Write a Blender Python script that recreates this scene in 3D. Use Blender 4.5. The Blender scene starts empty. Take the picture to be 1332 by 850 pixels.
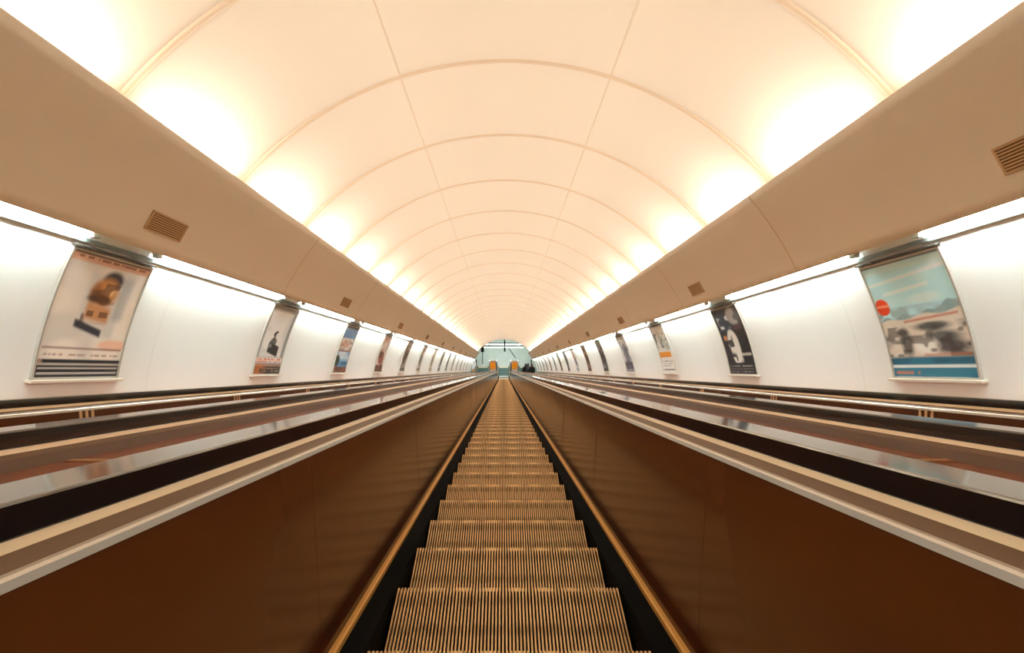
import bpy, bmesh, math, random
import numpy as np
from mathutils import Vector, Matrix

random.seed(7)
RNG = np.random.default_rng(11)
S = bpy.context.scene
COL = S.collection
INC = math.radians(30.0)
CI, SI = math.cos(INC), math.sin(INC)

# ------------------------------------------------------------------ dimensions (tunnel coordinates x, u along the slope, v normal to it)
F_PX = 592.0
VP = (655.0, 481.0)
CAMX = -0.02
NOSE = -0.985            # height of the step noses below the camera axis
S1, RB, SEND = 47.4, 1.2, 50.4
RT, VC = 3.55, -0.40     # tunnel radius and its centre
RC = 3.29                # cornice radius
BAY = 1.46
U0, U1 = -7.0, 47.5
CB = 2.26                # centre of the side escalators
Z0 = 30.0                # lifts everything so that heights stay positive
PITCH = 0.4 / CI
USTEP = 1.6


def T(x, u, v):
    return Vector((x, u * CI + v * SI, -u * SI + v * CI + Z0))


def path(s):
    """point and tangent of the step line at length s"""
    if s <= S1:
        return s, NOSE, 1.0, 0.0
    ph = min((s - S1) / RB, INC)
    u = S1 + RB * math.sin(ph)
    v = NOSE + RB * (1 - math.cos(ph))
    tu, tv = math.cos(ph), math.sin(ph)
    extra = s - S1 - RB * INC
    if extra > 0:
        u += extra * tu
        v += extra * tv
    return u, v, tu, tv


SFLAT = S1 + RB * INC
pu, pv, _, _ = path(SFLAT)
YF, ZF = T(0, pu, pv).y, T(0, pu, pv).z       # where the level landing starts, and the hall floor level


# ------------------------------------------------------------------ materials
def lin(c):
    if isinstance(c, str):
        c = [int(c[i:i + 2], 16) / 255 for i in (0, 2, 4)]
    return [x / 12.92 if x <= 0.04045 else ((x + 0.055) / 1.055) ** 2.4 for x in c]


def mat(name, hexc, rough=0.5, metal=0.0, spec=0.5, noise=None, emit=None, estr=0.0, bump=None, coat=0.0):
    """noise = (scale xyz, amount, second colour); bump = (scale xyz, strength)"""
    m = bpy.data.materials.new(name)
    m.use_nodes = True
    nt = m.node_tree
    b = nt.nodes['Principled BSDF']
    c = lin(hexc) + [1]
    b.inputs['Base Color'].default_value = c
    b.inputs['Roughness'].default_value = rough
    b.inputs['Metallic'].default_value = metal
    b.inputs['Specular IOR Level'].default_value = spec
    b.inputs['Coat Weight'].default_value = coat
    b.inputs['Coat Roughness'].default_value = 0.08
    if emit:
        b.inputs['Emission Color'].default_value = list(emit) + [1]
        b.inputs['Emission Strength'].default_value = estr
    if noise or bump:
        tc = nt.nodes.new('ShaderNodeTexCoord')
    if noise:
        sc, amt, c2 = noise
        mp = nt.nodes.new('ShaderNodeMapping'); mp.inputs['Scale'].default_value = sc
        nz = nt.nodes.new('ShaderNodeTexNoise'); nz.inputs['Scale'].default_value = 1.0; nz.inputs['Detail'].default_value = 5
        rp = nt.nodes.new('ShaderNodeMapRange')
        rp.inputs['From Min'].default_value = 0.35; rp.inputs['From Max'].default_value = 0.68
        rp.inputs['To Max'].default_value = amt
        mx = nt.nodes.new('ShaderNodeMix'); mx.data_type = 'RGBA'
        mx.inputs[6].default_value = c; mx.inputs[7].default_value = lin(c2) + [1]
        nt.links.new(tc.outputs['Object'], mp.inputs[0]); nt.links.new(mp.outputs[0], nz.inputs['Vector'])
        nt.links.new(nz.outputs['Fac'], rp.inputs['Value']); nt.links.new(rp.outputs[0], mx.inputs[0])
        nt.links.new(mx.outputs[2], b.inputs['Base Color'])
    if bump:
        sc, st = bump
        mp2 = nt.nodes.new('ShaderNodeMapping'); mp2.inputs['Scale'].default_value = sc
        n2 = nt.nodes.new('ShaderNodeTexNoise'); n2.inputs['Scale'].default_value = 1.0; n2.inputs['Detail'].default_value = 2
        bp = nt.nodes.new('ShaderNodeBump'); bp.inputs['Strength'].default_value = st; bp.inputs['Distance'].default_value = 0.02
        nt.links.new(tc.outputs['Object'], mp2.inputs[0]); nt.links.new(mp2.outputs[0], n2.inputs['Vector'])
        nt.links.new(n2.outputs['Fac'], bp.inputs['Height']); nt.links.new(bp.outputs[0], b.inputs['Normal'])
    return m


M = {
    'ceiling': mat('ceiling plaster', 'F5E8D8', 0.75, noise=((0.5, 0.35, 0.5), 0.25, 'EFDDC8')),
    'rib': mat('ceiling rib', 'E6CFB4', 0.7),
    'seam': mat('ceiling seam', 'EEDCC8', 0.75),
    'cornice': mat('beige cornice', 'FBEFDC', 0.42, noise=((0.9, 0.5, 1.6), 0.5, 'F7E8D2'), bump=((0.8, 0.4, 0.8), 0.15)),
    'cornice_seam': mat('cornice seam', 'DCC29F', 0.6),
    'baffle': mat('hidden light baffle', 'D8C4AC', 0.8),
    'wall': mat('white wall panels', 'F3F5F2', 0.45, noise=((0.8, 0.7, 0.5), 0.35, 'EBEFEC')),
    'wall_seam': mat('wall seam', 'EBEDEA', 0.6),
    'rail_grey': mat('lamp rail grey', '7C8683', 0.5),
    'tube': mat('lit fluorescent tube', 'FFFFFF', 0.4, emit=(0.88, 1.0, 0.97), estr=172.0),
    'lamp_end': mat('lamp end socket', 'C9D2CE', 0.5),
    'grille': mat('vent slats', 'D2AE82', 0.6),
    'grille_dark': mat('vent opening', '6A4526', 0.8),
    'panel': mat('brown balustrade laminate', '4E270F', 0.15, spec=0.27, noise=((6.0, 0.7, 2.0), 0.55, '3A1D0D'), bump=((1.0, 0.9, 1.3), 0.06)),
    'deck': mat('varnished brown deck', '8A481C', 0.22, spec=0.35, noise=((9.0, 0.35, 1.0), 0.6, '6E3512'), bump=((1.2, 0.5, 1.0), 0.05), coat=0.12),
    'ledge': mat('brown balustrade ledge', '5E432C', 0.45, noise=((3, .5, 3), 0.3, '6A4526')),
    'silver': mat('aluminium strip', 'DACFC0', 0.4, metal=0.5, noise=((8, .6, 8), 0.5, 'C6BAA8')),
    'tan': mat('tan handrail guide', 'F0CDA2', 0.45, metal=0.1, noise=((4, .4, 4), 0.3, 'E2B98A')),
    'rubber': mat('black handrail rubber', '0B0F11', 0.10, spec=1.0, coat=1.0, bump=((3, .6, 3), .03)),
    'skirt': mat('black skirting', '06090A', 0.8, spec=0.08),
    'brass': mat('brass skirt strip', 'E8B460', 0.5, metal=0.1),
    'joint': mat('panel joint strip', 'B98D60', 0.4, metal=0.4),
    'riser': mat('step riser', '3A2818', 0.5, metal=0.3),
    'groove': mat('tread groove', '0D0907', 0.9),
    'truss': mat('dark pit', '0B0A09', 0.9),
    'comb': mat('comb plate', 'C7CFC6', 0.4, metal=0.4),
    'landing': mat('teal steel landing plate', '3E5F5B', 0.45, metal=0.3, noise=((2, 2, 2), 0.4, '2F4C49')),
    'line': mat('cream floor line', 'E3C98F', 0.6),
    'hall_floor': mat('pale green terrazzo', 'BBC2BA', 0.3, noise=((1.2, 0.7, 1), 0.6, 'A4ADA4')),
    'hall_wall': mat('grey green hall wall', '9FB1AA', 0.5, noise=((0.6, 0.8, 0.9), 0.5, '87998F')),
    'hall_ceiling': mat('hall ceiling', 'C9D3CF', 0.8),
    'orange': mat('orange panel', 'E08A1E', 0.4, emit=(0.85, 0.30, 0.02), estr=0.25),
    'white': mat('white enamel', 'E8E6E0', 0.35),
    'black': mat('black steel', '101314', 0.4),
    'frame': mat('poster frame', 'CFCBC2', 0.35, metal=0.5),
    'sill': mat('poster ledge', 'EBE2D3', 0.4, metal=0.2),
    'toprail': mat('poster top rail', '4C4641', 0.5),
    'guide': mat('dark floor guide strip', '4A5B5B', 0.6),
    'coat': mat('black coat cloth', '0D1216', 0.85),
    'coat2': mat('dark navy coat cloth', '12171D', 0.85),
    'skin': mat('skin', 'C98F6B', 0.55),
    'hair_dark': mat('dark hair', '1B120D', 0.6),
    'hair_red': mat('auburn hair', '4E2412', 0.6),
    'lit_face': mat('lit poster face', 'E8ECEA', 0.4, emit=(0.95, 1.0, 0.98), estr=0.35),
    'glow': mat('hall luminaire diffuser', 'FFFFFF', 0.4, emit=(0.95, 1.0, 0.98), estr=2.5),
}


def tread_material():
    """gold ribs with worn and dark spots in cross rows"""
    m = bpy.data.materials.new('worn gold tread ribs')
    m.use_nodes = True
    nt = m.node_tree; b = nt.nodes['Principled BSDF']
    b.inputs['Metallic'].default_value = 0.55
    b.inputs['Roughness'].default_value = 0.42
    tc = nt.nodes.new('ShaderNodeTexCoord')
    mp = nt.nodes.new('ShaderNodeMapping'); mp.inputs['Scale'].default_value = (70, 9, 1)
    nz = nt.nodes.new('ShaderNodeTexNoise'); nz.inputs['Scale'].default_value = 1; nz.inputs['Detail'].default_value = 3
    mp2 = nt.nodes.new('ShaderNodeMapping'); mp2.inputs['Scale'].default_value = (0, 7.5, 0)
    wv = nt.nodes.new('ShaderNodeTexWave'); wv.bands_direction = 'Y'; wv.inputs['Scale'].default_value = 0.32 * 1.0
    ad = nt.nodes.new('ShaderNodeMath'); ad.operation = 'MULTIPLY'
    rp = nt.nodes.new('ShaderNodeMapRange'); rp.inputs['From Min'].default_value = 0.25; rp.inputs['From Max'].default_value = 0.6; rp.inputs['To Max'].default_value = 0.6
    mx = nt.nodes.new('ShaderNodeMix'); mx.data_type = 'RGBA'
    mx.inputs[6].default_value = lin('EECB98') + [1]; mx.inputs[7].default_value = lin('8A623A') + [1]
    L = nt.links.new
    L(tc.outputs['Object'], mp.inputs[0]); L(mp.outputs[0], nz.inputs['Vector'])
    L(tc.outputs['Object'], mp2.inputs[0]); L(mp2.outputs[0], wv.inputs['Vector'])
    L(nz.outputs['Fac'], ad.inputs[0]); L(wv.outputs['Fac'], ad.inputs[1])
    L(ad.outputs[0], rp.inputs['Value']); L(rp.outputs[0], mx.inputs[0]); L(mx.outputs[2], b.inputs['Base Color'])
    return m


M['tread'] = tread_material()


def print_material():
    m = bpy.data.materials.new('printed poster paper')
    m.use_nodes = True
    nt = m.node_tree; b = nt.nodes['Principled BSDF']
    b.inputs['Roughness'].default_value = 0.4
    at = nt.nodes.new('ShaderNodeVertexColor'); at.layer_name = 'Col'
    nt.links.new(at.outputs['Color'], b.inputs['Base Color'])
    return m


M['print'] = print_material()

# ------------------------------------------------------------------ mesh helpers
TILT = Matrix.Rotation(-INC, 4, 'X')


class MB:
    def __init__(self):
        self.v, self.f = [], []

    def quad(self, a, b, c, d):
        i = len(self.v); self.v += [a, b, c, d]; self.f.append((i, i + 1, i + 2, i + 3))

    def box(self, x0, x1, y0, y1, z0, z1):
        i = len(self.v)
        self.v += [(x, y, z) for z in (z0, z1) for y in (y0, y1) for x in (x0, x1)]
        for q in ((0, 2, 3, 1), (4, 5, 7, 6), (0, 1, 5, 4), (2, 6, 7, 3), (0, 4, 6, 2), (1, 3, 7, 5)):
            self.f.append(tuple(i + k for k in q))

    def grid(self, rows, close=False, cap=False):
        """rows = list of equally long vertex rows"""
        i = len(self.v); n = len(rows[0])
        for r in rows:
            self.v += [tuple(p) for p in r]
        for a in range(len(rows) - 1):
            for k in range(n if close else n - 1):
                k2 = (k + 1) % n
                self.f.append((i + a * n + k, i + a * n + k2, i + (a + 1) * n + k2, i + (a + 1) * n + k))
        if cap and close:
            self.f.append(tuple(i + k for k in range(n - 1, -1, -1)))
            e = i + (len(rows) - 1) * n
            self.f.append(tuple(e + k for k in range(n)))

    def tube(self, p0, p1, r0, r1=None, seg=10):
        r1 = r0 if r1 is None else r1
        p0, p1 = Vector(p0), Vector(p1)
        d = (p1 - p0).normalized()
        a = d.orthogonal().normalized(); b = d.cross(a)
        self.grid([[p + r * (math.cos(2 * math.pi * k / seg) * a + math.sin(2 * math.pi * k / seg) * b) for k in range(seg)]
                   for p, r in ((p0, r0), (p1, r1))], True, True)

    def shift(self, d):
        self.v = [(p[0] - d[0], p[1] - d[1], p[2] - d[2]) for p in self.v]
        return self

    def mesh(self, name, m, smooth=False):
        me = bpy.data.meshes.new(name)
        me.from_pydata([tuple(p) for p in self.v], [], self.f)
        bm = bmesh.new(); bm.from_mesh(me); bmesh.ops.recalc_face_normals(bm, faces=bm.faces); bm.to_mesh(me); bm.free()
        me.materials.append(m)
        if smooth:
            for p in me.polygons:
                p.use_smooth = True
        me.update()
        return me

    def build(self, name, m, parent=None, tilt=False, loc=None, smooth=False):
        return link(name, self.mesh(name, m, smooth), parent, tilt, loc)


def link(name, me, parent=None, tilt=False, loc=None):
    o = bpy.data.objects.new(name, me); COL.objects.link(o)
    if parent:
        o.parent = parent
        if loc is not None:
            o.location = loc
    else:
        if tilt:
            o.rotation_euler = (-INC, 0, 0)
            o.location = T(*(loc or (0, 0, 0)))
        elif loc is not None:
            o.location = loc
    return o


def tag(o, label=None, cat=None, group=None, kind=None):
    if label: o['label'] = label
    if cat: o['category'] = cat
    if group: o['group'] = group
    if kind: o['kind'] = kind
    return o


def empty(name, loc, tilt=False):
    o = bpy.data.objects.new(name, None); COL.objects.link(o)
    o.empty_display_size = 0.1
    if tilt:
        o.rotation_euler = (-INC, 0, 0); o.location = T(*loc)
    else:
        o.location = loc
    return o


CHILD = {}


def kids(o):
    return [c for c in COL.objects if c.parent == o]


def copy_tree(o, parent=None):
    c = o.copy(); COL.objects.link(c); c.parent = parent
    for ch in kids(o):
        copy_tree(ch, c)
    return c


def arc(side, r, a, u):
    return (side * r * math.cos(a), u, VC + r * math.sin(a))


VW, RW = -.67, 3.533      # the wall below the cornice has its own curve


def wall_pt(side, off, v, u):
    """point on the wall at height v, off metres in front of it"""
    a = math.asin((v - VW) / RW)
    return (side * (RW - off) * math.cos(a), u, VW + (RW - off) * math.sin(a))


# ------------------------------------------------------------------ the tunnel shell
def arc_sheet(r, a0, a1, n, us, side=1):
    mb = MB()
    mb.grid([[arc(side, r, a0 + (a1 - a0) * k / n, u) for k in range(n + 1)] for u in us])
    return mb


US = list(np.linspace(U0, U1, 38))
D = math.radians
tag(arc_sheet(RT, D(28), D(152), 72, US).build('ceiling', M['ceiling'], None, True, smooth=True),
    'peach vaulted tunnel ceiling running down the slope', None, None, 'structure')
for side, nm in ((-1, 'left'), (1, 'right')):
    mb = MB()
    mb.grid([[wall_pt(side, 0, -1.7 + 2.85 * q / 30, u) for q in range(31)] for u in US])
    tag(mb.build('wall_' + nm, M['wall'], None, True, smooth=True),
        'white curved %s tunnel wall behind the posters' % nm, None, None, 'structure')

RIB0 = 4.64 - 7 * BAY
n_trim = 0


def trim(mb, m, label, smooth=False):
    global n_trim
    n_trim += 1
    return tag(mb.build('trim_%d' % n_trim, m, None, True, smooth=smooth), label, None, None, 'structure')


k = 0
while True:
    u = RIB0 + k * BAY; k += 1
    if u > U1 - 0.1: break
    if u < U0 + 0.1: continue
    mb = MB()
    rows = []
    for j in range(61):
        a = D(33) + D(114) * j / 60
        rows.append([arc(1, RT + .01, a, u - .03), arc(1, RT - .010, a, u - .020), arc(1, RT - .014, a, u),
                     arc(1, RT - .010, a, u + .020), arc(1, RT + .01, a, u + .03)])
    mb.grid(rows)
    trim(mb, M['rib'], 'thin raised arched rib across the peach ceiling', True)
for sx in (-1, 1):          # lengthwise ceiling seams
    a = math.acos(1.08 / RT)
    mb = MB()
    mb.grid([[arc(sx, RT - .0, a - .004, u), arc(sx, RT - .003, a - .003, u), arc(sx, RT - .003, a + .003, u), arc(sx, RT, a + .004, u)] for u in (U0, U1)])
    trim(mb, M['seam'], 'faint lengthwise seam in the ceiling')

A_LO, A_HI = D(25.0), D(41.2)
for side, nm in ((-1, 'left'), (1, 'right')):
    mb = MB()
    n = 12
    prof = [(RC, A_LO + (A_HI - A_LO) * k / n) for k in range(n + 1)]
    back = [(RC + .035, A_HI - (A_HI - A_LO) * k / n) for k in range(n + 1)]
    mb.grid([[arc(side, r, a, u) for r, a in prof + back] for u in US], True, True)
    trim(mb, M['cornice'], 'broad beige cornice along the %s side' % nm, True).data.polygons
    mb = MB()                       # added unseen baffle, keeps cove light from leaking down behind the cornice
    mb.grid([[wall_pt(side, -.01, 1.14, u), arc(side, RC + .03, D(31), u), arc(side, RT + .02, D(33), u)] for u in (U0, U1)])
    trim(mb, M['baffle'], 'shelf added unseen behind the %s cornice to stop cove light' % nm)
    mb = MB()                       # grey rail on the wall beneath the tubes
    mb.grid([[wall_pt(side, o_, v_, u) for o_, v_ in ((-.01, .985), (.018, .982), (.018, .955), (-.01, .952))] for u in (U0, U1)])
    trim(mb, M['rail_grey'], 'thin grey rail at the top of the %s wall' % nm)
    u = RIB0
    k = 0
    while u < U1 - .3:              # joints between cornice sections
        if u > 4:
            mb = MB()
            mb.grid([[arc(side, RC - .003, A_LO + (A_HI - A_LO) * j / n, u + du) for j in range(n + 1)] for du in (-.006, .006)])
            if k % 2 == (0 if side < 0 else 1):
                trim(mb, M['cornice_seam'], 'joint line across the %s cornice' % nm)
        u += BAY; k += 1
    u = RIB0 + BAY * .85            # joints between wall panels
    k = 0
    while u < U1 - .3:
        if u > .5 and k % 2 == 0:
            mb = MB()
            mb.grid([[wall_pt(side, .003, -.45 + 1.4 * j / n, u + du) for j in range(n + 1)] for du in (-.007, .007)])
            trim(mb, M['wall_seam'], 'faint joint between white panels of the %s wall' % nm)
        u += BAY; k += 1

# ------------------------------------------------------------------ escalators
def frames(s0, s1, newel=False):
    ss = [s0, S1 * .25, S1 * .5, S1 * .75, S1] if s0 < S1 * .25 else [s0]
    ss = [s for s in ss if s <= s1]
    ss += [S1 + (SFLAT - S1) * k / 8 for k in range(1, 9) if s0 < S1 + (SFLAT - S1) * k / 8 < s1]
    if ss[-1] < s1: ss.append(s1)
    return [path(s) for s in ss]


def sweep_rows(frs, prof, cx, side):
    return [[(cx + side * d, u - n * tv, v + n * tu) for d, n in prof] for u, v, tu, tv in frs]


SB = -2.0
HAND = [(.688, .754), (.686, .757), (.686, .801), (.6875, .8045), (.691, .806), (.803, .806), (.8065, .8045), (.808, .801), (.808, .757), (.806, .754)]


def newel_rows(cx, side, prof, nseg=10, nc=.50):
    u, v, tu, tv = path(SEND)
    rows = []
    for k in range(1, nseg + 1):
        th = math.pi * k / nseg
        du, dn = math.sin(th), math.cos(th)
        row = []
        for d, n in prof:
            q = n - nc
            a, b = q * du, nc + q * dn
            row.append((cx + side * d, u + a * tu - b * tv, v + a * tv + b * tu))
        rows.append(row)
    return rows


def balustrade(root, cx, side, detail, name_side, paneled=True):
    b = empty('balustrade', (0, 0, 0)); b.parent = root
    full = frames(SB, SEND)
    # inner panels, one per section
    step = 1.75
    s = SB
    k = 0
    while s < SEND - .05:
        e = min(s + step, SEND)
        if e < S1: fr = [path(s + .001), path(e - .001)]
        else: fr = frames(s + .003, e - .003)
        t = random.uniform(-.003, .003) if s > 3 else 0
        t2 = random.uniform(-.003, .003) if s > 3 else 0
        mb = MB()
        rows = []
        for j, f in enumerate(fr):
            w = t if j == 0 else t2
            rows += sweep_rows([f], [(.616, .012), (.628 + w * .5, .24), (.641 + w, .46), (.655, .702), (.675, .702), (.640, .012)], cx, side)
        mb.grid(rows, True, True)
        mb.build('panel', M['panel'], b)
        s = e; k += 1
    u, v, tu, tv = path(SEND)           # rounded newel end of the panel
    mb = MB()
    out = [(SEND + .23 * math.sin(math.pi * q / 14), .50 + .23 * math.cos(math.pi * q / 14)) for q in range(15)]
    rows = []
    for d in (.655, .84):
        rows.append([(cx + side * d, u + (ss - SEND) * tu - n * tv, v + (ss - SEND) * tv + n * tu) for ss, n in out])
    mb.grid(rows)
    for r in rows:
        i = len(mb.v); mb.v += r; mb.f.append(tuple(range(i, i + len(r))))
    mb.build('newel_end', M['panel'], b)
    for nm, prof, m in (
            ('skirt', [(.512, -.30), (.512, -.010), (.598, -.004), (.598, -.03), (.53, -.04), (.53, -.30)], 'skirt'),
            ('skirt_strip', [(.594, -.01), (.594, .016), (.602, .021), (.622, .021), (.622, -.01)], 'brass'),
            ('trim_strip', [(.655, .700), (.650, .702), (.650, .716), (.655, .720), (.668, .720), (.668, .700)], 'silver'),
            ('ledge', [(.662, .717), (.693, .738), (.693, .725), (.668, .705)], 'ledge'),
            ('handrail_guide', [(.690, .734), (.693, .759), (.802, .759), (.806, .734)], 'tan'),
            ('outer_edge', [(.806, .738), (.824, .726), (.824, .640), (.806, .640)], 'ledge')):
        mb = MB()
        mb.grid(sweep_rows(full, prof, cx, side), True, True)
        o = mb.build(nm, M[m], b)
        if nm == 'trim_strip': tag(o, 'dull aluminium strip along the top of the brown panels')
        if nm == 'skirt_strip': tag(o, 'yellow brass strip along the black skirting')
    if not detail:                      # joint strips seen on the far inner faces of the side escalators
        s = 3.1 - 1.78
        while s < S1 - 1:
            mb = MB()
            for off in (0, .045, .09):
                mb.grid(sweep_rows([path(s + off), path(s + off + .02)], [(.618, .06), (.610, .06), (.6485, .70), (.655, .70)], cx, side), True, True)
            mb.build('joint_strip', M['joint'], b)
            s += 1.78
    mb = MB()
    mb.grid(sweep_rows(full, HAND, cx, side) + newel_rows(cx, side, HAND), True, True)
    h = mb.build('handrail', M['rubber'], root, smooth=False)
    pass
    return b


def make_step_meshes():
    W = .5
    ribs = MB()
    n = 68
    p = 2 * W / n
    for i in range(n):
        x0 = -W + i * p + p * .27; x1 = x0 + p * .46
        prof = [(-.405, -.018), (-.405, 0), (-.012, 0), (-.003, -.003), (0, -.012), (-.004, -.03), (-.02, -.03), (-.02, -.012)]
        ribs.grid([[(x, y, z) for y, z in prof] for x in (x0, x1)], True, True)
    tread = ribs.mesh('tread', M['tread'])
    base = MB()
    base.box(-W, W, -.41, -.012, -.05, -.016)
    plate = base.mesh('tread_plate', M['groove'])
    rs = MB()
    prof = [(-.012 - .05 * math.sin(math.pi * .5 * t), -.03 - .205 * t) for t in [j / 6 for j in range(7)]]
    rows = []
    for i in range(n + 1):
        for off, dd in ((0, 0), (p * .5, 0), (p * .5, -.008), (p, -.008)):
            rows.append([(min(-W + i * p + off, W), y + dd, z) for y, z in prof])
    rs.grid(rows)
    return tread, plate, rs.mesh('riser', M['riser'])


root = empty('escalator', (0, 0, 0), True)
tag(root, 'middle escalator with ribbed gold steps, running straight away from the viewer', 'escalator', 'three parallel escalators')
ROOTS = {0: root}
for side in (-1, 1):
    balustrade(root, 0, side, True, 'middle')
TR, PL, RS = make_step_meshes()
INV = Matrix.Rotation(INC, 4, 'X')
# noses at equal horizontal spacing along the path
ylist = []
svals = np.linspace(0, SEND + .5, 4000)
pts = [path(float(s)) for s in svals]
yw = np.array([a * CI + b * SI for a, b, _, _ in pts]); zw = np.array([-a * SI + b * CI for a, b, _, _ in pts])
y = T(0, USTEP - 3 * PITCH, NOSE).y
y_end = T(0, *path(SFLAT + .12)[:2]).y
k = 0
rest = MB()
while y < y_end:
    z = float(np.interp(y, yw, zw))
    if k < 100:
        st = bpy.data.objects.new('step', PL); COL.objects.link(st)
        st.parent = root
        st.matrix_parent_inverse = Matrix.Identity(4)
        st.matrix_local = INV @ Matrix.Translation((0, y, z))
        link('tread', TR, st); link('riser', RS, st)
    else:
        b0 = len(rest.v)
        for x in np.linspace(-.49, .49, 34):
            rest.box(x - .008, x + .008, y - .40, y - .004, z - .012, z)
        rest.box(-.5, .5, y - .41, y - .004, z - .3, z - .012)
    y += .4; k += 1
rest_o = rest.build('step', M['tread'], root)
rest_o.matrix_local = INV
tag(rest_o, 'last steps lying level at the foot of the escalator', None, None, 'stuff')
N_STEPS = k

for cx, nm in ((-CB, 'left'), (CB, 'right')):
    r = empty('escalator', (cx, 0, 0), True)
    tag(r, '%s escalator beside the white wall, only its handrails and inner panel showing%s' % (nm, ', three people riding' if cx > 0 else ''),
        'escalator', 'three parallel escalators')
    ROOTS[cx] = r
    for side in (-1, 1):
        balustrade(r, 0, side, False, nm)
    mb = MB()
    y = T(0, USTEP - 5 * PITCH, NOSE).y
    rows = []
    while y < y_end:
        z = float(np.interp(y, yw, zw))
        rows += [[(x, y - .4, z) for x in (-.5, .5)], [(x, y, z) for x in (-.5, .5)], [(x, y - .01, z - .2) for x in (-.5, .5)]]
        y += .4
    mb.grid(rows)
    o = mb.build('step_band', M['tread'], r)
    o.matrix_local = INV

# glossy decks between the escalators and beside the walls
for x0, x1, lab in ((-CB + .826, -.826, 'glossy brown deck between the middle and left escalators'),
                    (.826, CB - .826, 'glossy brown deck between the middle and right escalators'),
                    (-3.50, -CB - .826, 'narrow brown deck between left escalator and white wall'),
                    (CB + .826, 3.50, 'narrow brown deck between right escalator and white wall')):
    xm = (x0 + x1) / 2
    r = empty('deck', (xm, 0, 0), True)
    tag(r, lab, 'deck', 'brown decks beside the escalators')
    mb = MB()
    send = SEND if abs(xm) < 2 else U1 - .1
    mb.grid(sweep_rows(frames(SB, send), [(x0 - xm, .690), (x1 - xm, .690), (x1 - xm, .64), (x0 - xm, .64)], 0, 1), True, True)
    mb.build('deck_board', M['deck'], r)
    if abs(xm) < 2:
        s = 1.46
        while s < S1:
            mb = MB()
            mb.box(x0 - xm + .004, x1 - xm - .004, s, s + .03, NOSE + .689, NOSE + .6925)
            mb.build('joint_strip', M['joint'], r)
            s += 5.84
floor_mb = MB()
floor_mb.grid([[(-3.3, u, -1.55), (3.3, u, -1.55)] for u in (U0, 46.0)])
tag(floor_mb.build('floor', M['truss'], None, True), 'dark pit beneath the escalators', None, None, 'structure')

# ------------------------------------------------------------------ posters
NS, NT = 72, 104


def canvas(ns, nt):
    s, t = np.meshgrid((np.arange(ns + 1)) / ns, (np.arange(nt + 1)) / nt)
    return s, t


def nzf(s, t, sx, sy, seed):
    """cheap smooth value noise"""
    r = np.random.default_rng(seed)
    g = r.random((int(sy) + 3, int(sx) + 3))
    x = s * sx; y_ = t * sy
    xi = x.astype(int); yi = y_.astype(int)
    fx = x - xi; fy = y_ - yi
    fx = fx * fx * (3 - 2 * fx); fy = fy * fy * (3 - 2 * fy)
    return (g[yi, xi] * (1 - fx) + g[yi, xi + 1] * fx) * (1 - fy) + (g[yi + 1, xi] * (1 - fx) + g[yi + 1, xi + 1] * fx) * fy


class Art:
    def __init__(self, bg, ns=NS, nt=NT, seed=1):
        self.s, self.t = canvas(ns, nt); self.ns, self.nt = ns, nt
        self.c = np.zeros(self.s.shape + (3,)); self.c[:] = lin(bg); self.seed = seed

    def put(self, mask, col, a=1.0):
        m = np.clip(mask, 0, 1)[..., None] * a
        self.c = self.c * (1 - m) + np.array(lin(col)) * m
        return self

    def rect(self, x0, x1, y0, y1, col, a=1.0, e=.012, slope=0.0):
        t = self.t - slope * (self.s - .5)
        m = np.clip((self.s - x0) / e + .5, 0, 1) * np.clip((x1 - self.s) / e + .5, 0, 1) * np.clip((t - y0) / e + .5, 0, 1) * np.clip((y1 - t) / e + .5, 0, 1)
        return self.put(m, col, a)

    def ell(self, cx, cy, rx, ry, col, a=1.0, e=.12):
        d = np.sqrt(((self.s - cx) / rx) ** 2 + ((self.t - cy) / ry) ** 2)
        return self.put((1 - d) / e + .5, col, a)

    def noise(self, sx, sy, lo, hi, col, a=1.0, y0=0, y1=1, x0=0, x1=1):
        self.seed += 13
        n = nzf(self.s, self.t, sx, sy, self.seed)
        m = np.clip((n - lo) / (hi - lo), 0, 1) * (self.t >= y0) * (self.t <= y1) * (self.s >= x0) * (self.s <= x1)
        return self.put(m, col, a)

    def text(self, x0, x1, y, h, col, a=.9):
        """an illegible line of print"""
        self.seed += 7
        n = nzf(self.s, self.s * 0, 46 * (x1 - x0) + 2, 1, self.seed)
        m = (np.abs(self.t - y) < h / 2) * (self.s > x0) * (self.s < x1) * (n > .38)
        return self.put(m * 1.0, col, a)

    def ridge(self, f, col, a=1.0, e=.012):
        return self.put(np.clip((f(self.s) - self.t) / e + .5, 0, 1), col, a)


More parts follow.
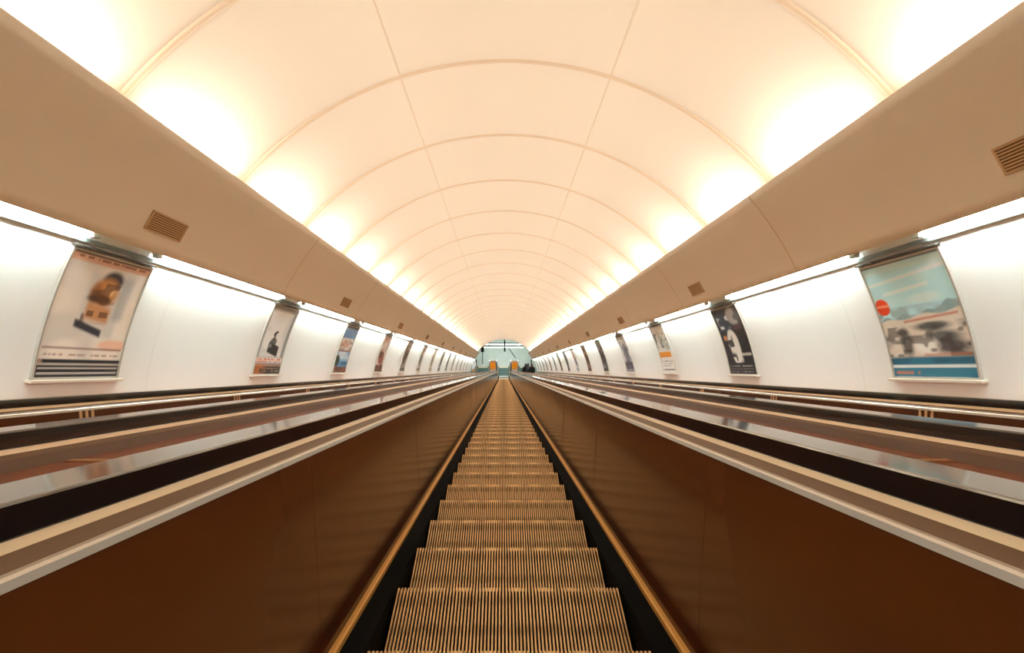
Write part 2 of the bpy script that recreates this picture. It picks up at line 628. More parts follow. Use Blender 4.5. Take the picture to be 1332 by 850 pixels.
def art_left1():
    a = Art('E2D8CC', seed=3)
    a.noise(4, 5, .45, .8, 'C9C3BB', .8)
    a.rect(0, 1, .93, .99, 'CFA992'); a.text(.05, .95, .965, .025, '6B3A2C', .7); a.rect(0, 1, .985, 1, '2E2624')
    a.rect(.30, .80, .36, .86, 'C9C5BE', .9, e=.06, slope=-.10)
    a.rect(.72, .86, .50, .88, '8E9698', .6, e=.06)
    a.ell(.58, .83, .13, .075, '34323A', 1, e=.45); a.ell(.53, .72, .17, .12, 'B9804A', 1, e=.5); a.ell(.58, .745, .07, .05, 'DDB07C', 1, e=.7); a.ell(.42, .70, .06, .09, '8A5A38', .8, e=.6)
    a.ell(.49, .665, .14, .035, '2A211E', .9, e=.5); a.rect(.37, .68, .48, .62, 'B98252', .95, e=.05, slope=-.1)
    a.noise(9, 14, .55, .75, '5A3622', .8, .46, .80, .34, .70)
    a.text(.40, .66, .535, .05, '3B2114', .7)
    a.rect(.29, .64, .375, .44, '2A2D38', 1, e=.02, slope=-.22)
    a.ell(.85, .28, .2, .05, 'E0A988', .7, e=.5)
    a.rect(.02, .98, .235, .25, '7A4B38', .8); a.text(.05, .95, .19, .02, 'A0816F', .7)
    a.rect(0, 1, .115, .15, '14171B'); a.rect(0, 1, .0, .105, '14171B'); a.noise(8, 30, .55, .6, 'C9A58F', .5, .12, .15, 0, .4)
    a.rect(.02, .98, .03, .042, 'C7C3BF'); a.rect(.02, .98, .072, .082, 'C7C3BF')
    return a


def art_left2():
    a = Art('8D8F92', seed=5)
    a.rect(.06, .90, .25, .94, 'D9DAD8', 1, e=.05); a.rect(.14, .76, .42, .92, 'F1F0ED', 1, e=.12)
    a.noise(5, 6, .5, .9, 'B9BABA', .5, .25, .9)
    a.rect(.32, .74, .30, .46, '17181A', 1, e=.02, slope=-.16); a.ell(.47, .49, .12, .06, '2A2B2E', .9, e=.3)
    a.noise(10, 16, .5, .7, '8A8B8C', .8, .40, .52, .3, .55)
    a.ell(.45, .60, .05, .03, '1C1C1F'); a.ell(.50, .635, .045, .02, '1C1C1F'); a.ell(.47, .565, .03, .045, '2B2B2E')
    a.rect(.0, 1, .17, .245, 'E6D6CC'); a.text(.05, .95, .222, .022, 'C07C66'); a.text(.05, .95, .19, .022, 'C07C66')
    a.rect(0, 1, .0, .115, '2C211C'); a.rect(0, .36, .0, .115, 'C0702F', 1, e=.2); a.rect(.20, .36, .02, .08, '3A2418', .9)
    a.text(.3, .98, .08, .018, '8C8278'); a.text(.3, .98, .045, .018, '8C8278'); a.rect(0, 1, .12, .135, 'B06A35')
    return a


def art_left3():
    a = Art('7FA6CF', seed=8)
    a.rect(0, 1, .75, 1, '6F9BCB', 1, e=.05); a.noise(4, 6, .55, .9, 'D9E1EA', .7, .7, 1); a.rect(.0, 1, .955, 1, '4E4A48', .8)
    a.rect(0, 1, .49, .75, 'D8D3CD', 1, e=.03); a.ell(.4, .62, .35, .07, 'C69C86', .8, e=.4); a.noise(8, 20, .55, .75, '8D7A70', .7, .5, .72)
    a.rect(0, 1, .46, .49, '9A5F45')
    a.rect(0, 1, .12, .46, '5F97C6'); a.rect(0, 1, .26, .34, '9CC4DD', .8, e=.05); a.noise(5, 9, .5, .8, 'E4E8EA', .7, .3, .46)
    a.ell(.12, .25, .2, .13, '223329', 1, e=.4); a.ell(.75, .2, .3, .05, '2F5A78', .8, e=.5)
    a.rect(0, 1, 0, .13, '7A4630', 1, e=.04); a.noise(8, 20, .5, .7, '3E2418', .8, 0, .13)
    return a


def art_left4():
    a = Art('DCCBC3', seed=12)
    a.text(.05, .95, .93, .03, 'B98C80'); a.text(.05, .95, .88, .03, 'B98C80'); a.noise(5, 6, .4, .8, 'B7AFAE', .8, .5, .86)
    a.ell(.4, .45, .26, .2, '4A3430'); a.ell(.45, .62, .13, .06, 'C39A80'); a.ell(.66, .35, .2, .22, '7E3B2E', .9, e=.3)
    a.rect(0, 1, 0, .2, '4A2B22', 1, e=.06); a.noise(8, 12, .5, .7, 'A5604A', .8, .05, .4)
    return a


def art_generic(seed, bg, c1, c2, c3, c4):
    a = Art(bg, 24, 36, seed=seed)
    a.noise(4, 6, .4, .8, c1, .9); a.ell(.5, .5, .34, .26, c2, .95, e=.3); a.ell(.52, .74, .16, .08, c3, .9, e=.3)
    a.noise(7, 10, .5, .75, c4, .8); a.rect(0, 1, 0, .13, c2, .9); a.rect(0, 1, .92, 1, c1, .9); a.text(.1, .9, .06, .03, bg)
    return a


def art_right1():
    a = Art('CFC8BF', seed=21)
    a.rect(0, 1, .50, 1, 'B4DDE8', 1, e=.02); a.noise(3, 12, .5, .8, 'CDE4EA', .9, .62, 1)
    a.rect(.0, 1, .85, .875, 'DDEBEE', .8, slope=.06); a.rect(.15, .75, .745, .775, 'DDEBEE', .7, slope=.06); a.rect(0, .75, .93, .95, 'C9E2E9', .8)
    a.ridge(lambda s: .50 + .10 * s + .02 * np.sin(s * 9) + .02 * np.sin(s * 23), '6F8A90', .85)
    a.noise(9, 18, .5, .7, '8FA6A8', .8, .50, .62)
    a.ridge(lambda s: .50 + .05 * s + .012 * np.sin(s * 14), 'D3CABD', 1)
    a.rect(.3, .95, .485, .505, 'B4664A', .8, slope=.05)
    a.noise(6, 9, .45, .75, 'A9A39C', .8, .18, .47)
    a.ell(.27, .30, .075, .12, '454341', .9, e=.7); a.ell(.24, .40, .07, .03, '3A3837', .9, e=.7)
    a.ell(.62, .43, .2, .035, '34373A', .9, e=.7); a.ell(.72, .34, .2, .05, '43474A', .9, e=.7); a.ell(.78, .26, .2, .06, '403C42', .95, e=.7)
    a.ell(.5, .27, .14, .07, 'E9E6DF', .9, e=.7); a.noise(14, 26, .55, .72, '3A3634', .7, .18, .45)
    a.rect(.45, .98, .185, .2, 'B5623C', .7)
    a.rect(0, 1, 0, .17, '2F6E86', 1, e=.012); a.rect(0, 1, .085, .105, 'DDE6E6'); a.noise(5, 14, .5, .8, '1F4F66', .8, 0, .17)
    a.rect(0, 1, .085, .105, 'DDE6E6', .9); a.text(.04, .36, .035, .03, 'A5705F'); a.rect(0, 1, .17, .18, '1E4A5E', .8)
    a.ell(.085, .635, .095, .075, 'D2431F', 1, e=.08); a.rect(.0, .175, .635, .65, 'F0B08A', .8)
    a.rect(0, 1, .985, 1, '3A3430')
    return a


def art_right2():
    a = Art('1E232C', seed=25)
    a.rect(.05, .55, .66, .93, '2E3E52', .9); a.noise(6, 14, .45, .62, 'DDE3E8', .95, .70, .90, .08, .52)
    a.ell(.72, .86, .22, .12, 'B5B6BA', .9, e=.4); a.noise(9, 12, .5, .7, '4A4B52', .8, .7, 1, .5, 1)
    a.ell(.42, .42, .22, .26, 'E4E4E2', .95, e=.15); a.rect(.3, .62, .18, .35, 'DDDCD8', .9, e=.08)
    a.noise(7, 18, .48, .6, '20222A', .95, .2, .62, .12, .42); a.ell(.15, .56, .07, .04, 'C98A5A', .9, e=.4)
    a.rect(.62, .98, .24, .72, '171A20', .95, e=.05); a.rect(.55, .95, .28, .31, 'D9D7D2', .8, e=.03); a.ell(.74, .70, .17, .04, '5A3A44', .8, e=.5)
    a.rect(0, 1, 0, .17, '1A1C22'); a.text(.06, .9, .12, .015, '9A9A9C'); a.text(.06, .9, .075, .015, '7C7C80'); a.text(.06, .9, .035, .015, '7C7C80')
    return a


def art_right3():
    a = Art('E4E5E1', seed=31)
    a.noise(5, 7, .5, .8, 'A9B5AE', .9, .5, 1); a.ell(.55, .66, .24, .12, 'B9C2BE', .8, e=.5); a.noise(9, 14, .58, .72, '59625F', .8, .54, .86)
    a.rect(.02, .92, .34, .455, 'D98A1C', 1, e=.02); a.rect(.1, .8, .39, .41, 'E9B25E', .7)
    a.text(.1, .9, .25, .02, '9A968F'); a.text(.1, .9, .2, .02, '9A968F'); a.text(.1, .7, .15, .02, '9A968F'); a.rect(.1, .95, .05, .075, '4C4743')
    return a


def art_right4():
    a = Art('DADFE2', seed=36)
    a.text(.1, .9, .93, .03, '6E7884'); a.noise(5, 5, .45, .8, 'A7B0BC', .8, .6, .9)
    a.ell(.5, .52, .3, .27, '4E5668', .95, e=.3); a.ell(.48, .75, .14, .07, '8A93A3', .9, e=.3); a.noise(8, 14, .5, .7, '8B93A6', .8, .3, .8)
    a.rect(0, 1, 0, .3, '413A4C', 1, e=.08); a.noise(8, 14, .5, .7, '77708A', .7, 0, .3); a.rect(.1, .9, .05, .07, 'B7B3C0')
    return a


LEFT_ART = [art_left1(), art_left2(), art_left3(), art_left4(),
            art_generic(51, '8F867E', 'CFC9C1', '3A302B', 'B58E70', '5F564F'),
            art_generic(52, 'C3BFBA', 'E1DED9', '6A625B', 'B79F8E', '8F8A84'),
            art_generic(53, 'C9C3B4', 'DCD7CB', '7F7664', 'B99E79', '9A9384'),
            art_generic(54, '8F9796', 'C3CACA', '3F4B4C', '9A8A7A', '6A7373'),
            art_generic(55, '7D8584', 'B3BABA', '2E3A3B', '8F8475', '515C5C'),
            art_generic(56, '9A948A', 'C9C5BC', '4D4740', 'A98D70', '716A60')]
LEFT_LAB = ['large beige poster of orange figure with black lines at its foot, nearest on left',
            'grey poster with small black silhouette and orange strip below, second on left wall',
            'poster of blue sky and sea in two scenes, third on left wall',
            'poster with pink lines above dark red figures, fourth on left wall',
            'dark brown poster, fifth on the left wall']
RIGHT_ART = [art_right1(), art_right2(), art_right3(), art_right4(),
             art_generic(61, '4A4A50', '8B8C92', '1F2026', '8A7464', '34353C'),
             art_generic(62, '6A4C38', 'A98666', '33241C', 'D09A5A', '4A362A'),
             art_generic(63, 'C5D2DA', 'E0E6E8', '7FA4BE', 'D9B08A', 'D0512F'),
             art_generic(64, '54606A', '8A98A2', '222C35', '93867A', '3A464F'),
             art_generic(65, '4F4740', '8A8278', '221D1A', '9A7C60', '37302B'),
             art_generic(66, '7C8688', 'B5BFC0', '364244', '97897B', '5A6668')]
RIGHT_LAB = ['large pale blue poster with red disc and teal foot strip, nearest on right',
             'black and white poster with dark navy corner, second on right wall',
             'white poster with an orange block across its middle, third on right wall',
             'poster of slate blue figure on pale ground, fourth on right wall',
             'nearly black poster, fifth on the right wall',
             'brown and orange poster, sixth on the right wall',
             'pale blue poster with red patches, seventh on the right wall']
ORD = 'first second third fourth fifth sixth seventh eighth ninth tenth eleventh twelfth thirteenth fourteenth fifteenth sixteenth seventeenth eighteenth nineteenth twentieth'.split()
PW, PA0, PA1 = .72, -.06, .895


def poster_print(art, side):
    mb = MB()
    ns, nt = art.ns, art.nt
    rows = []
    for j in range(nt + 1):
        a = PA0 + (PA1 - PA0) * j / nt
        rows.append([wall_pt(side, .016, a, (i / ns if side < 0 else 1 - i / ns) * PW) for i in range(ns + 1)])
    mb.grid(rows)
    anchor = wall_pt(side, 0, PA0, PW / 2)
    mb.shift(anchor)
    me = bpy.data.meshes.new('print')
    me.from_pydata(mb.v, [], mb.f)
    at = me.color_attributes.new('Col', 'FLOAT_COLOR', 'POINT')
    c = np.ones((len(mb.v), 4)); c[:, :3] = np.clip(art.c.reshape(-1, 3) * 1.25, 0, .95)
    at.data.foreach_set('color', c.astype(np.float32).ravel())
    me.materials.append(M['print'])
    bm = bmesh.new(); bm.from_mesh(me)
    # face the inside of the tunnel
    for f in bm.faces:
        if f.normal.x * side > 0: f.normal_flip()
    bm.to_mesh(me); bm.free()
    for p in me.polygons: p.use_smooth = True
    return me


def arc_bar(side, r0, r1, a0, a1, u0, u1, n=10):
    mb = MB()
    rows = []
    for j in range(n + 1):
        a = a0 + (a1 - a0) * j / n
        rows.append([arc(side, r0, a, u0), arc(side, r1, a, u0), arc(side, r1, a, u1), arc(side, r0, a, u1)])
    mb.grid(rows, True, True)
    return mb


def wall_bar(side, o0, o1, v0, v1, u0, u1, n=10):
    mb = MB()
    rows = []
    for j in range(n + 1):
        v = v0 + (v1 - v0) * j / n
        rows.append([wall_pt(side, o0, v, u0), wall_pt(side, o1, v, u0), wall_pt(side, o1, v, u1), wall_pt(side, o0, v, u1)])
    mb.grid(rows, True, True)
    return mb


def merge(*mbs):
    m = MB()
    for q in mbs:
        i = len(m.v); m.v += q.v; m.f += [tuple(i + k for k in f) for f in q.f]
    return m


for side, arts, labs, nm in ((-1, LEFT_ART, LEFT_LAB, 'left'), (1, RIGHT_ART, RIGHT_LAB, 'right')):
    anchor = wall_pt(side, 0, PA0, PW / 2)
    w = .014
    da = w
    fr = merge(wall_bar(side, -.004, .022, PA0 - da, PA1 + da, -w, 0), wall_bar(side, -.004, .022, PA0 - da, PA1 + da, PW, PW + w),
               wall_bar(side, -.004, .022, PA1, PA1 + da, -w, PW + w, 2), wall_bar(side, -.004, .022, PA0 - da, PA0, -w, PW + w, 2)).shift(anchor).mesh('frame', M['frame'])
    sl = wall_bar(side, -.004, .05, PA0 - da - .02, PA0 - da, -.04, PW + .04, 2).shift(anchor).mesh('bottom_ledge', M['sill'])
    tp = wall_bar(side, -.004, .035, PA1 + da + .012, PA1 + da + .024, -.02, PW + .02, 2).shift(anchor).mesh('top_rail', M['toprail'])
    u = 3.33
    k = 0
    pm = [poster_print(a, side) for a in arts]
    while u < U1 - 1.0:
        r = empty('wall_poster', (anchor[0], u + PW / 2, anchor[2]), True)
        lab = labs[k] if k < len(labs) else 'narrow framed poster, %s from the near end along the %s wall' % (ORD[k], nm)
        tag(r, lab, 'poster', 'framed posters along the %s wall' % nm)
        j = k if k < len(pm) else 4 + (k * 3 + 1) % (len(pm) - 4)
        link('print', pm[j], r); link('frame', fr, r); link('bottom_ledge', sl, r); link('top_rail', tp, r)
        u += 2 * BAY; k += 1

# ------------------------------------------------------------------ tubes under the cornice
for side, nm in ((-1, 'left'), (1, 'right')):
    L = 2.30
    ctr = (side * 3.06, 0, 1.005)
    mb = MB(); mb.tube((0, -L / 2, 0), (0, L / 2, 0), .013, seg=12)
    tube = mb.mesh('tube', M['tube'], False)
    mb = MB()
    mb.box(-.024, .024, -.03, .03, -.026, .05)
    sock = mb.mesh('socket', M['lamp_end'])
    u = 3.33 + PW / 2 + BAY - 4 * BAY
    while u < -2.5: u += 2 * BAY
    k = 0
    while u < U1 - .8:
        r = empty('fluorescent_lamp', (ctr[0], u, ctr[2]), True)
        vis = u + L / 2 > 2.6
        if vis:
            lab = 'lit white tube under the %s beige cornice, %s from the near end' % (nm, ORD[k])
            k += 1
        else:
            lab = 'lit white tube under the %s cornice beside and behind the viewer' % nm
        tag(r, lab, 'lamp', 'lit tubes under the %s cornice' % nm)
        link('tube', tube, r)
        for e in (-1, 1):
            link('socket', sock, r).location = (0, e * L / 2, 0)
        u += 2 * BAY

# ------------------------------------------------------------------ vent grilles in the cornice
for side, nm, u in ((-1, 'left', 3.85), (1, 'right', 2.45)):
    aw = .085 / RC
    am = D(29.3)
    hu = .20
    anchor = arc(side, RC, am, 0)
    back = arc_bar(side, RC + .004, RC - .004, am - aw, am + aw, -hu, hu, 4).shift(anchor).mesh('backing', M['grille_dark'])
    t = .010 / RC
    fr = merge(arc_bar(side, RC, RC - .012, am - aw, am + aw, -hu, -hu + .012, 4), arc_bar(side, RC, RC - .012, am - aw, am + aw, hu - .012, hu, 4),
               arc_bar(side, RC, RC - .012, am - aw, am - aw + t, -hu, hu, 1), arc_bar(side, RC, RC - .012, am + aw - t, am + aw, -hu, hu, 1)).shift(anchor).mesh('frame', M['grille'])
    sl = MB()
    for q in range(9):
        a = am - aw + 2 * aw * (q + .5) / 9
        sl = merge(sl, arc_bar(side, RC - .003, RC - .011, a - .0016, a + .0016, -hu, hu, 1))
    slm = sl.shift(anchor).mesh('slats', M['grille'])
    k = 0
    while u < U1 - 1:
        r = empty('vent_grille', (anchor[0], u, anchor[2]), True)
        tag(r, 'brown slatted vent grille in the %s beige cornice, %s from the near end' % (nm, ORD[k]), 'vent', 'vent grilles in the %s cornice' % nm)
        link('backing', back, r); link('frame', fr, r); link('slats', slm, r)
        u += 3 * BAY; k += 1

# ------------------------------------------------------------------ the hall at the foot
HALF = 3.95
yA, yB = T(0, U1 - 1.6, -2.0).y, YF + 15.0
YC = T(0, *path(SFLAT + .12)[:2]).y       # comb line
mb = MB(); mb.box(-HALF, HALF, YF - .2, yB, ZF - .25, ZF - .02)
tag(mb.build('floor', M['hall_floor']), 'pale green floor of the hall at the foot', None, None, 'structure')
y_head = T(0, U1, 0).y
for side, nm in ((-1, 'left'), (1, 'right')):
    mb = MB(); mb.box(side * HALF - .1, side * HALF + .1, YF - 3.5, yB, ZF - .3, ZF + 5.6)
    tag(mb.build('wall_hall_' + nm, M['hall_wall']), 'grey green %s wall of the hall beyond the escalators' % nm, None, None, 'structure')
mb = MB(); mb.box(-HALF, HALF, yB, yB + .2, ZF - .3, ZF + 5.6)
tag(mb.build('wall_end', M['hall_wall']), 'grey green end wall of the hall', None, None, 'structure')
mb = MB(); mb.box(-HALF, HALF, T(0, U1, 3.2).y + .1, yB, ZF + 5.3, ZF + 5.5)
tag(mb.build('ceiling_hall', M['hall_ceiling']), 'pale ceiling of the hall beyond the tunnel', None, None, 'structure')

for cx, nm in ((-CB, 'left'), (0, 'middle'), (CB, 'right')):
    r = empty('landing_plate', (cx, YC, ZF - .02))
    tag(r, 'dark teal metal landing plate at the foot of the %s escalator' % nm, 'landing plate', 'landing plates at the foot')
    mb = MB(); mb.box(-.66, .66, .18, 1.85, -.01, .03); mb.build('plate', M['landing'], r)
    mb = MB(); mb.box(-.5, .5, -.06, .17, -.01, .034)
    for q in range(40):
        x = -.49 + q * .98 / 39
        mb.box(x - .005, x + .005, -.11, -.05, .005, .03)
    mb.build('comb', M['comb'], r)
mb = MB(); mb.box(-HALF + .12, HALF - .12, YC + 1.92, YC + 2.06, ZF - .02, ZF - .012)
tag(mb.build('floor_line', M['line']), 'cream line across the pale hall floor beyond the landing plates', 'floor line')


def floor_px(px, py):
    """where the photo's ray meets the hall floor"""
    c = T(CAMX, 0, 0)
    p = T(CAMX + (px - VP[0]) / F_PX * 10, 10, (VP[1] - py) / F_PX * 10) - c
    t = (ZF - .02 - c.z) / p.z
    return c + p * t


g0, g1 = floor_px(662, 453.5), floor_px(670.5, 466)
mb = MB()
d = (g1 - g0).normalized(); nn = Vector((-d.y, d.x, 0)) * .07
mb.grid([[g0 + nn, g0 - nn], [g1 + nn, g1 - nn]])
mb.v = [(p[0], p[1], ZF - .014) for p in mb.v]
tag(mb.build('guide_strip', M['guide']), 'thin dark guide strip slanting across the pale hall floor', 'floor strip')

# signs on the decks at the foot
for sx, nm in ((-1, 'left'), (1, 'right')):
    xm = sx * CB / 2
    u, v, tu, tv = path(S1 + .1)
    p = T(xm, u - .69 * tv, v + .69 * tu)
    r = empty('deck_sign', p)
    tag(r, 'white box with an orange panel on the deck end %s of the middle landing' % nm, 'sign', 'orange signs at the foot of the escalators')
    mb = MB()
    prof = [(-.30, -.03), (.30, -.03), (.30, 1.26), (.20, 1.44), (-.20, 1.44), (-.30, 1.26)]
    mb.grid([[(x, y_, z) for x, z in prof] for y_ in (-.09, .09)], True, True)
    mb.build('housing', M['white'], r)
    mb = MB(); mb.box(-.275, .275, -.105, -.088, .44, 1.22); mb.build('orange_panel', M['orange'], r)
    mb = MB(); mb.tube((0, -.10, 1.30), (0, -.088, 1.30), .06, seg=14); mb.build('signal_disc', M['orange'], r)

# transverse luminaire hanging across the hall
pl = Vector((0, YC + 2.0, ZF + 2.66))
r = empty('hanging_luminaire', pl)
tag(r, 'long double white luminaire hanging across the hall from a central rod', 'lamp')
mb = MB(); mb.box(-2.15, 2.15, -.41, -.31, .07, .12); mb.box(-2.15, 2.15, .31, .41, .07, .12)
for xx in (-1.6, .1, 1.6): mb.box(xx - .03, xx + .03, -.4, .4, .08, .11); mb.build('housing', M['white'], r)
for yy in (-.36, .36):
    mb = MB(); mb.tube((-2.1, yy, 0), (2.1, yy, 0), .07, seg=12); mb.build('tube', M['glow'], r)
mb = MB(); mb.tube((0.1, -.50, -.35), (0.1, -.50, 2.75), .035, seg=8); mb.box(.02, .18, -.58, -.45, -.4, .05); mb.box(.02, .18, -.58, -.45, .4, .8)
mb.build('rod', M['black'], r)

pb = floor_px(628, 475.5)
r = empty('signal_post', (pb.x, pb.y, ZF - .02))
tag(r, 'thin dark post with black box on top at left of the hall', 'post')
mb = MB(); mb.tube((0, 0, 0), (0, 0, .05), .18, .16, 16); mb.build('base', M['white'], r)
mb = MB(); mb.tube((0, 0, .05), (0, 0, 1.75), .04, seg=10); mb.build('pole', M['black'], r)
mb = MB(); mb.box(-.17, .17, -.10, .10, 1.70, 2.45); mb.box(-.13, .13, -.12, -.10, 1.80, 2.35); mb.build('box', M['black'], r)

# free-standing light box left of the landing
p = floor_px(617, 485)
r = empty('light_box', (p.x, p.y, ZF - .02))
tag(r, 'white light box with orange foot standing at far left of the landing', 'light box')
mb = MB(); mb.box(-.2, .2, -.08, .08, 0, 1.5); mb.build('casing', M['white'], r)
mb = MB(); mb.box(-.17, .17, -.09, -.08, .50, 1.45); mb.build('face', M['lit_face'], r)
mb = MB(); mb.box(-.17, .17, -.09, -.08, .04, .44); mb.build('orange_strip', M['orange'], r)

# ------------------------------------------------------------------ people riding down the right escalator
def skin_body(name, verts, edges, radii, m, parent, root_i=0, sub=2):
    me = bpy.data.meshes.new(name)
    me.from_pydata(verts, edges, [])
    o = bpy.data.objects.new(name, me); COL.objects.link(o)
    o.parent = parent
    sk = o.modifiers.new('skin', 'SKIN'); sk.use_smooth_shade = True
    for i, d_ in enumerate(me.skin_vertices[0].data):
        rr = radii[i]
        d_.radius = rr if isinstance(rr, tuple) else (rr, rr)
        d_.use_root = (i == root_i)
    sb = o.modifiers.new('sub', 'SUBSURF'); sb.levels = sub; sb.render_levels = sub
    me.materials.append(m)
    return o


def person(loc, h, coat, hair, label, turn=0.0, long_hair=False):
    r = empty('person', loc); r.rotation_euler = (0, 0, turn)
    tag(r, label, 'person', 'people riding the right escalator')
    q = h / 1.75
    V = {'pelvis': (0, 0, .95), 'waist': (0, .01, 1.10), 'chest': (0, 0, 1.32), 'collar': (0, 0, 1.44), 'neck': (0, .01, 1.50),
         'jaw': (0, .035, 1.57), 'skull': (0, .02, 1.66), 'crown': (0, .01, 1.71),
         'shl': (-.17, 0, 1.41), 'ell': (-.23, -.03, 1.14), 'wrl': (-.22, .06, .93), 'hal': (-.21, .09, .85),
         'shr': (.17, 0, 1.41), 'elr': (.23, -.03, 1.14), 'wrr': (.22, .06, .93), 'har': (.21, .09, .85),
         'hpl': (-.09, 0, .88), 'knl': (-.10, .03, .50), 'anl': (-.10, -.01, .09), 'tol': (-.11, .14, .035),
         'hpr': (.09, 0, .88), 'knr': (.10, .03, .50), 'anr': (.10, -.01, .09), 'tor': (.11, .14, .035)}
    R = {'pelvis': (.15, .11), 'waist': (.14, .10), 'chest': (.17, .12), 'collar': (.13, .09), 'neck': .052, 'jaw': .068, 'skull': (.078, .09), 'crown': .06,
         'shl': .07, 'ell': .05, 'wrl': .037, 'hal': .034, 'hpl': .085, 'knl': .06, 'anl': .043, 'tol': .036}
    names = list(V)
    def rad(nm):
        if nm in R: return R[nm]
        return R[nm[:-1] + 'l']
    E = [('pelvis', 'waist'), ('waist', 'chest'), ('chest', 'collar'), ('collar', 'neck'), ('neck', 'jaw'), ('jaw', 'skull'), ('skull', 'crown'),
         ('collar', 'shl'), ('shl', 'ell'), ('ell', 'wrl'), ('wrl', 'hal'), ('collar', 'shr'), ('shr', 'elr'), ('elr', 'wrr'), ('wrr', 'har'),
         ('pelvis', 'hpl'), ('hpl', 'knl'), ('knl', 'anl'), ('anl', 'tol'), ('pelvis', 'hpr'), ('hpr', 'knr'), ('knr', 'anr'), ('anr', 'tor')]
    verts = [tuple(c * q for c in V[n_]) for n_ in names]
    radii = []
    for n_ in names:
        x = rad(n_)
        radii.append(tuple(c * q for c in x) if isinstance(x, tuple) else x * q)
    skin_body('body', verts, [(names.index(a), names.index(b)) for a, b in E], radii, M['skin'], r)
    # long coat over the body, open only at neck and cuffs
    mb = MB()
    rows = []
    for z, a, b, yo in ((.52, .225, .175, .0), (.75, .22, .165, 0), (.95, .205, .155, 0), (1.10, .195, .145, 0), (1.28, .235, .16, 0), (1.40, .25, .14, 0), (1.47, .20, .115, 0), (1.52, .11, .09, .01), (1.575, .085, .08, .015)):
        rows.append([(q * a * math.cos(2 * math.pi * j / 24), q * (yo + b * math.sin(2 * math.pi * j / 24)), q * z) for j in range(24)])
    mb.grid(rows, True)
    for sx in (-1, 1):
        for p0, p1, r0, r1 in (((.185, 0, 1.40), (.245, -.03, 1.14), .085, .068), ((.245, -.03, 1.14), (.225, .05, .94), .068, .052)):
            mb.tube(tuple(q * c * (sx if i == 0 else 1) for i, c in enumerate(p0)), tuple(q * c * (sx if i == 0 else 1) for i, c in enumerate(p1)), r0 * q, r1 * q, 14)
    mb.build('coat', coat, r, smooth=True)
    mb = MB()
    for sx in (-1, 1):
        mb.tube((sx * .10 * q, .01 * q, .80 * q), (sx * .10 * q, .03 * q, .50 * q), .105 * q, .085 * q, 14)
        mb.tube((sx * .10 * q, .03 * q, .50 * q), (sx * .10 * q, -.01 * q, .07 * q), .085 * q, .07 * q, 14)
    mb.build('trousers', M['coat'], r, smooth=True)
    mb = MB()
    for sx in (-1, 1):
        rows = []
        for t in range(7):
            y_ = -.07 + .27 * t / 6
            w_ = .055 * math.sqrt(max(.05, 1 - ((t - 3) / 3.6) ** 2)); h_ = .085 - .008 * t
            rows.append([(q * (sx * .105 + w_ * math.cos(math.pi * 2 * j / 10)), q * y_, q * max(0.0, h_ * .5 + h_ * .5 * math.sin(math.pi * 2 * j / 10))) for j in range(10)])
        mb.grid(rows, True, True)
    mb.build('shoes', M['black'], r, smooth=True)
    mb = MB()                           # hair: a cap over skull and nape
    rows = []
    for i in range(9):
        th = math.pi * .62 * i / 8
        row = []
        for j in range(20):
            ph = 2 * math.pi * j / 20
            rr = .105 * math.sin(th) + .002
            yy = rr * math.sin(ph) * 1.1
            z = 1.665 + .115 * math.cos(th)
            if math.sin(ph) > .3: z = max(z, 1.70)
            row.append((q * rr * math.cos(ph), q * (.005 + yy), q * z))
        rows.append(row)
    if long_hair:
        for z, w_ in ((1.55, .105), (1.45, .10), (1.40, .06)):
            rows.append([(q * w_ * math.cos(2 * math.pi * j / 20), q * (-.03 + min(w_ * math.sin(2 * math.pi * j / 20), .02)), q * z) for j in range(20)])
    mb.grid(rows, True)
    mb.build('hair', hair, r, smooth=True)
    return r


def tread_at(x, kk):
    """middle of the kk-th tread from the near end on a side escalator"""
    y_ = T(0, USTEP - 5 * PITCH, NOSE).y + .4 * kk
    return (x, y_ - .19, float(np.interp(y_, yw, zw)) + Z0)


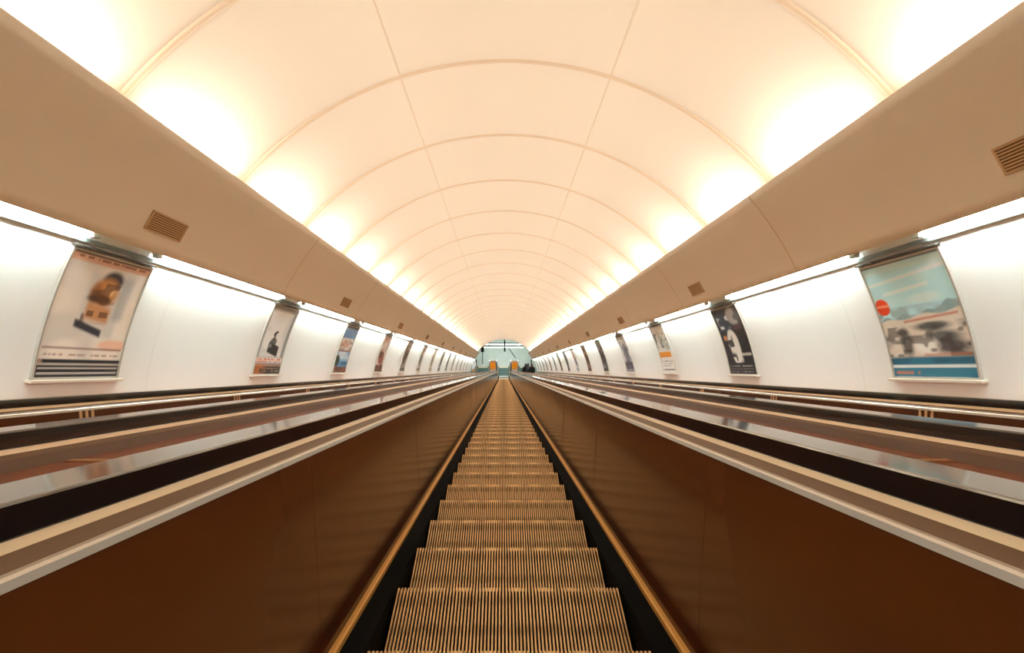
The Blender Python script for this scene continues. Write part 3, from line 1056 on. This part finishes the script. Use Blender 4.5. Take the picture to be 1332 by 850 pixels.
K = int(round((41.0 - USTEP) / PITCH)) + 5
person(tread_at(1.93, K), 1.80, M['coat'], M['hair_dark'], 'dark-haired person in black coat riding down, nearest the deck', .05)
person(tread_at(2.20, K + 3), 1.86, M['coat2'], M['hair_dark'], 'dark-haired person in dark coat riding down, between two others', -.05)
person(tread_at(2.50, K + 1), 1.80, M['coat'], M['hair_red'], 'auburn-haired person in black coat riding down, beside the wall', -.1)

# ------------------------------------------------------------------ lights
def area(name, loc, rot, sx, sy, power, color):
    l = bpy.data.lights.new(name, 'AREA'); l.shape = 'RECTANGLE'; l.size = sx; l.size_y = sy; l.energy = power; l.color = color
    o = bpy.data.objects.new(name, l); COL.objects.link(o); o.location = loc; o.rotation_euler = rot
    return o


COVE = 19.5
for side in (-1, 1):
    k = 0
    while True:
        u = RIB0 + BAY * (k + .5); k += 1
        if u > U1: break
        if u < -2.5: continue
        p = T(*arc(side, 3.43, D(39.3), u))
        # aim up into the vault
        tgt = T(*arc(side, RT, D(88), u))
        dv = (tgt - p).normalized()
        ax_u = (T(0, 1, 0) - T(0, 0, 0)).normalized()
        zc = -dv
        xc = ax_u; yc = zc.cross(xc).normalized()
        mtx = Matrix((xc, yc, zc)).transposed()
        o = area('cove_tube', p, mtx.to_euler(), 1.0, .06, COVE, (1.0, .925, .80))
for j in range(3):
    area('hall_light', (0, YC + 1.5 + j * 4.5, ZF + 5.2), (0, 0, 0), 5.0, 1.2, 170, (.95, 1.0, .965))

w = bpy.data.worlds.new('world'); S.world = w; w.use_nodes = True
w.node_tree.nodes['Background'].inputs[0].default_value = (1.0, .85, .7, 1)
w.node_tree.nodes['Background'].inputs[1].default_value = .12

# ------------------------------------------------------------------ camera
cd = bpy.data.cameras.new('camera'); co = bpy.data.objects.new('camera', cd); COL.objects.link(co)
co.location = T(CAMX, 0, 0)
co.rotation_euler = (math.pi / 2 - INC, 0, 0)
cd.sensor_width = 36.0
cd.lens = F_PX / 1332 * 36
cd.shift_x = (666 - VP[0]) / 1332
cd.shift_y = (VP[1] - 425) / 1332
cd.clip_start = .02; cd.clip_end = 300
S.camera = co

S.view_settings.view_transform = 'Standard'
S.view_settings.look = 'None'
S.view_settings.exposure = 0.07
S.cycles.max_bounces = 12
S.cycles.diffuse_bounces = 10
S.cycles.glossy_bounces = 4
S.cycles.use_denoising = True
S.cycles.sample_clamp_indirect = 4.0
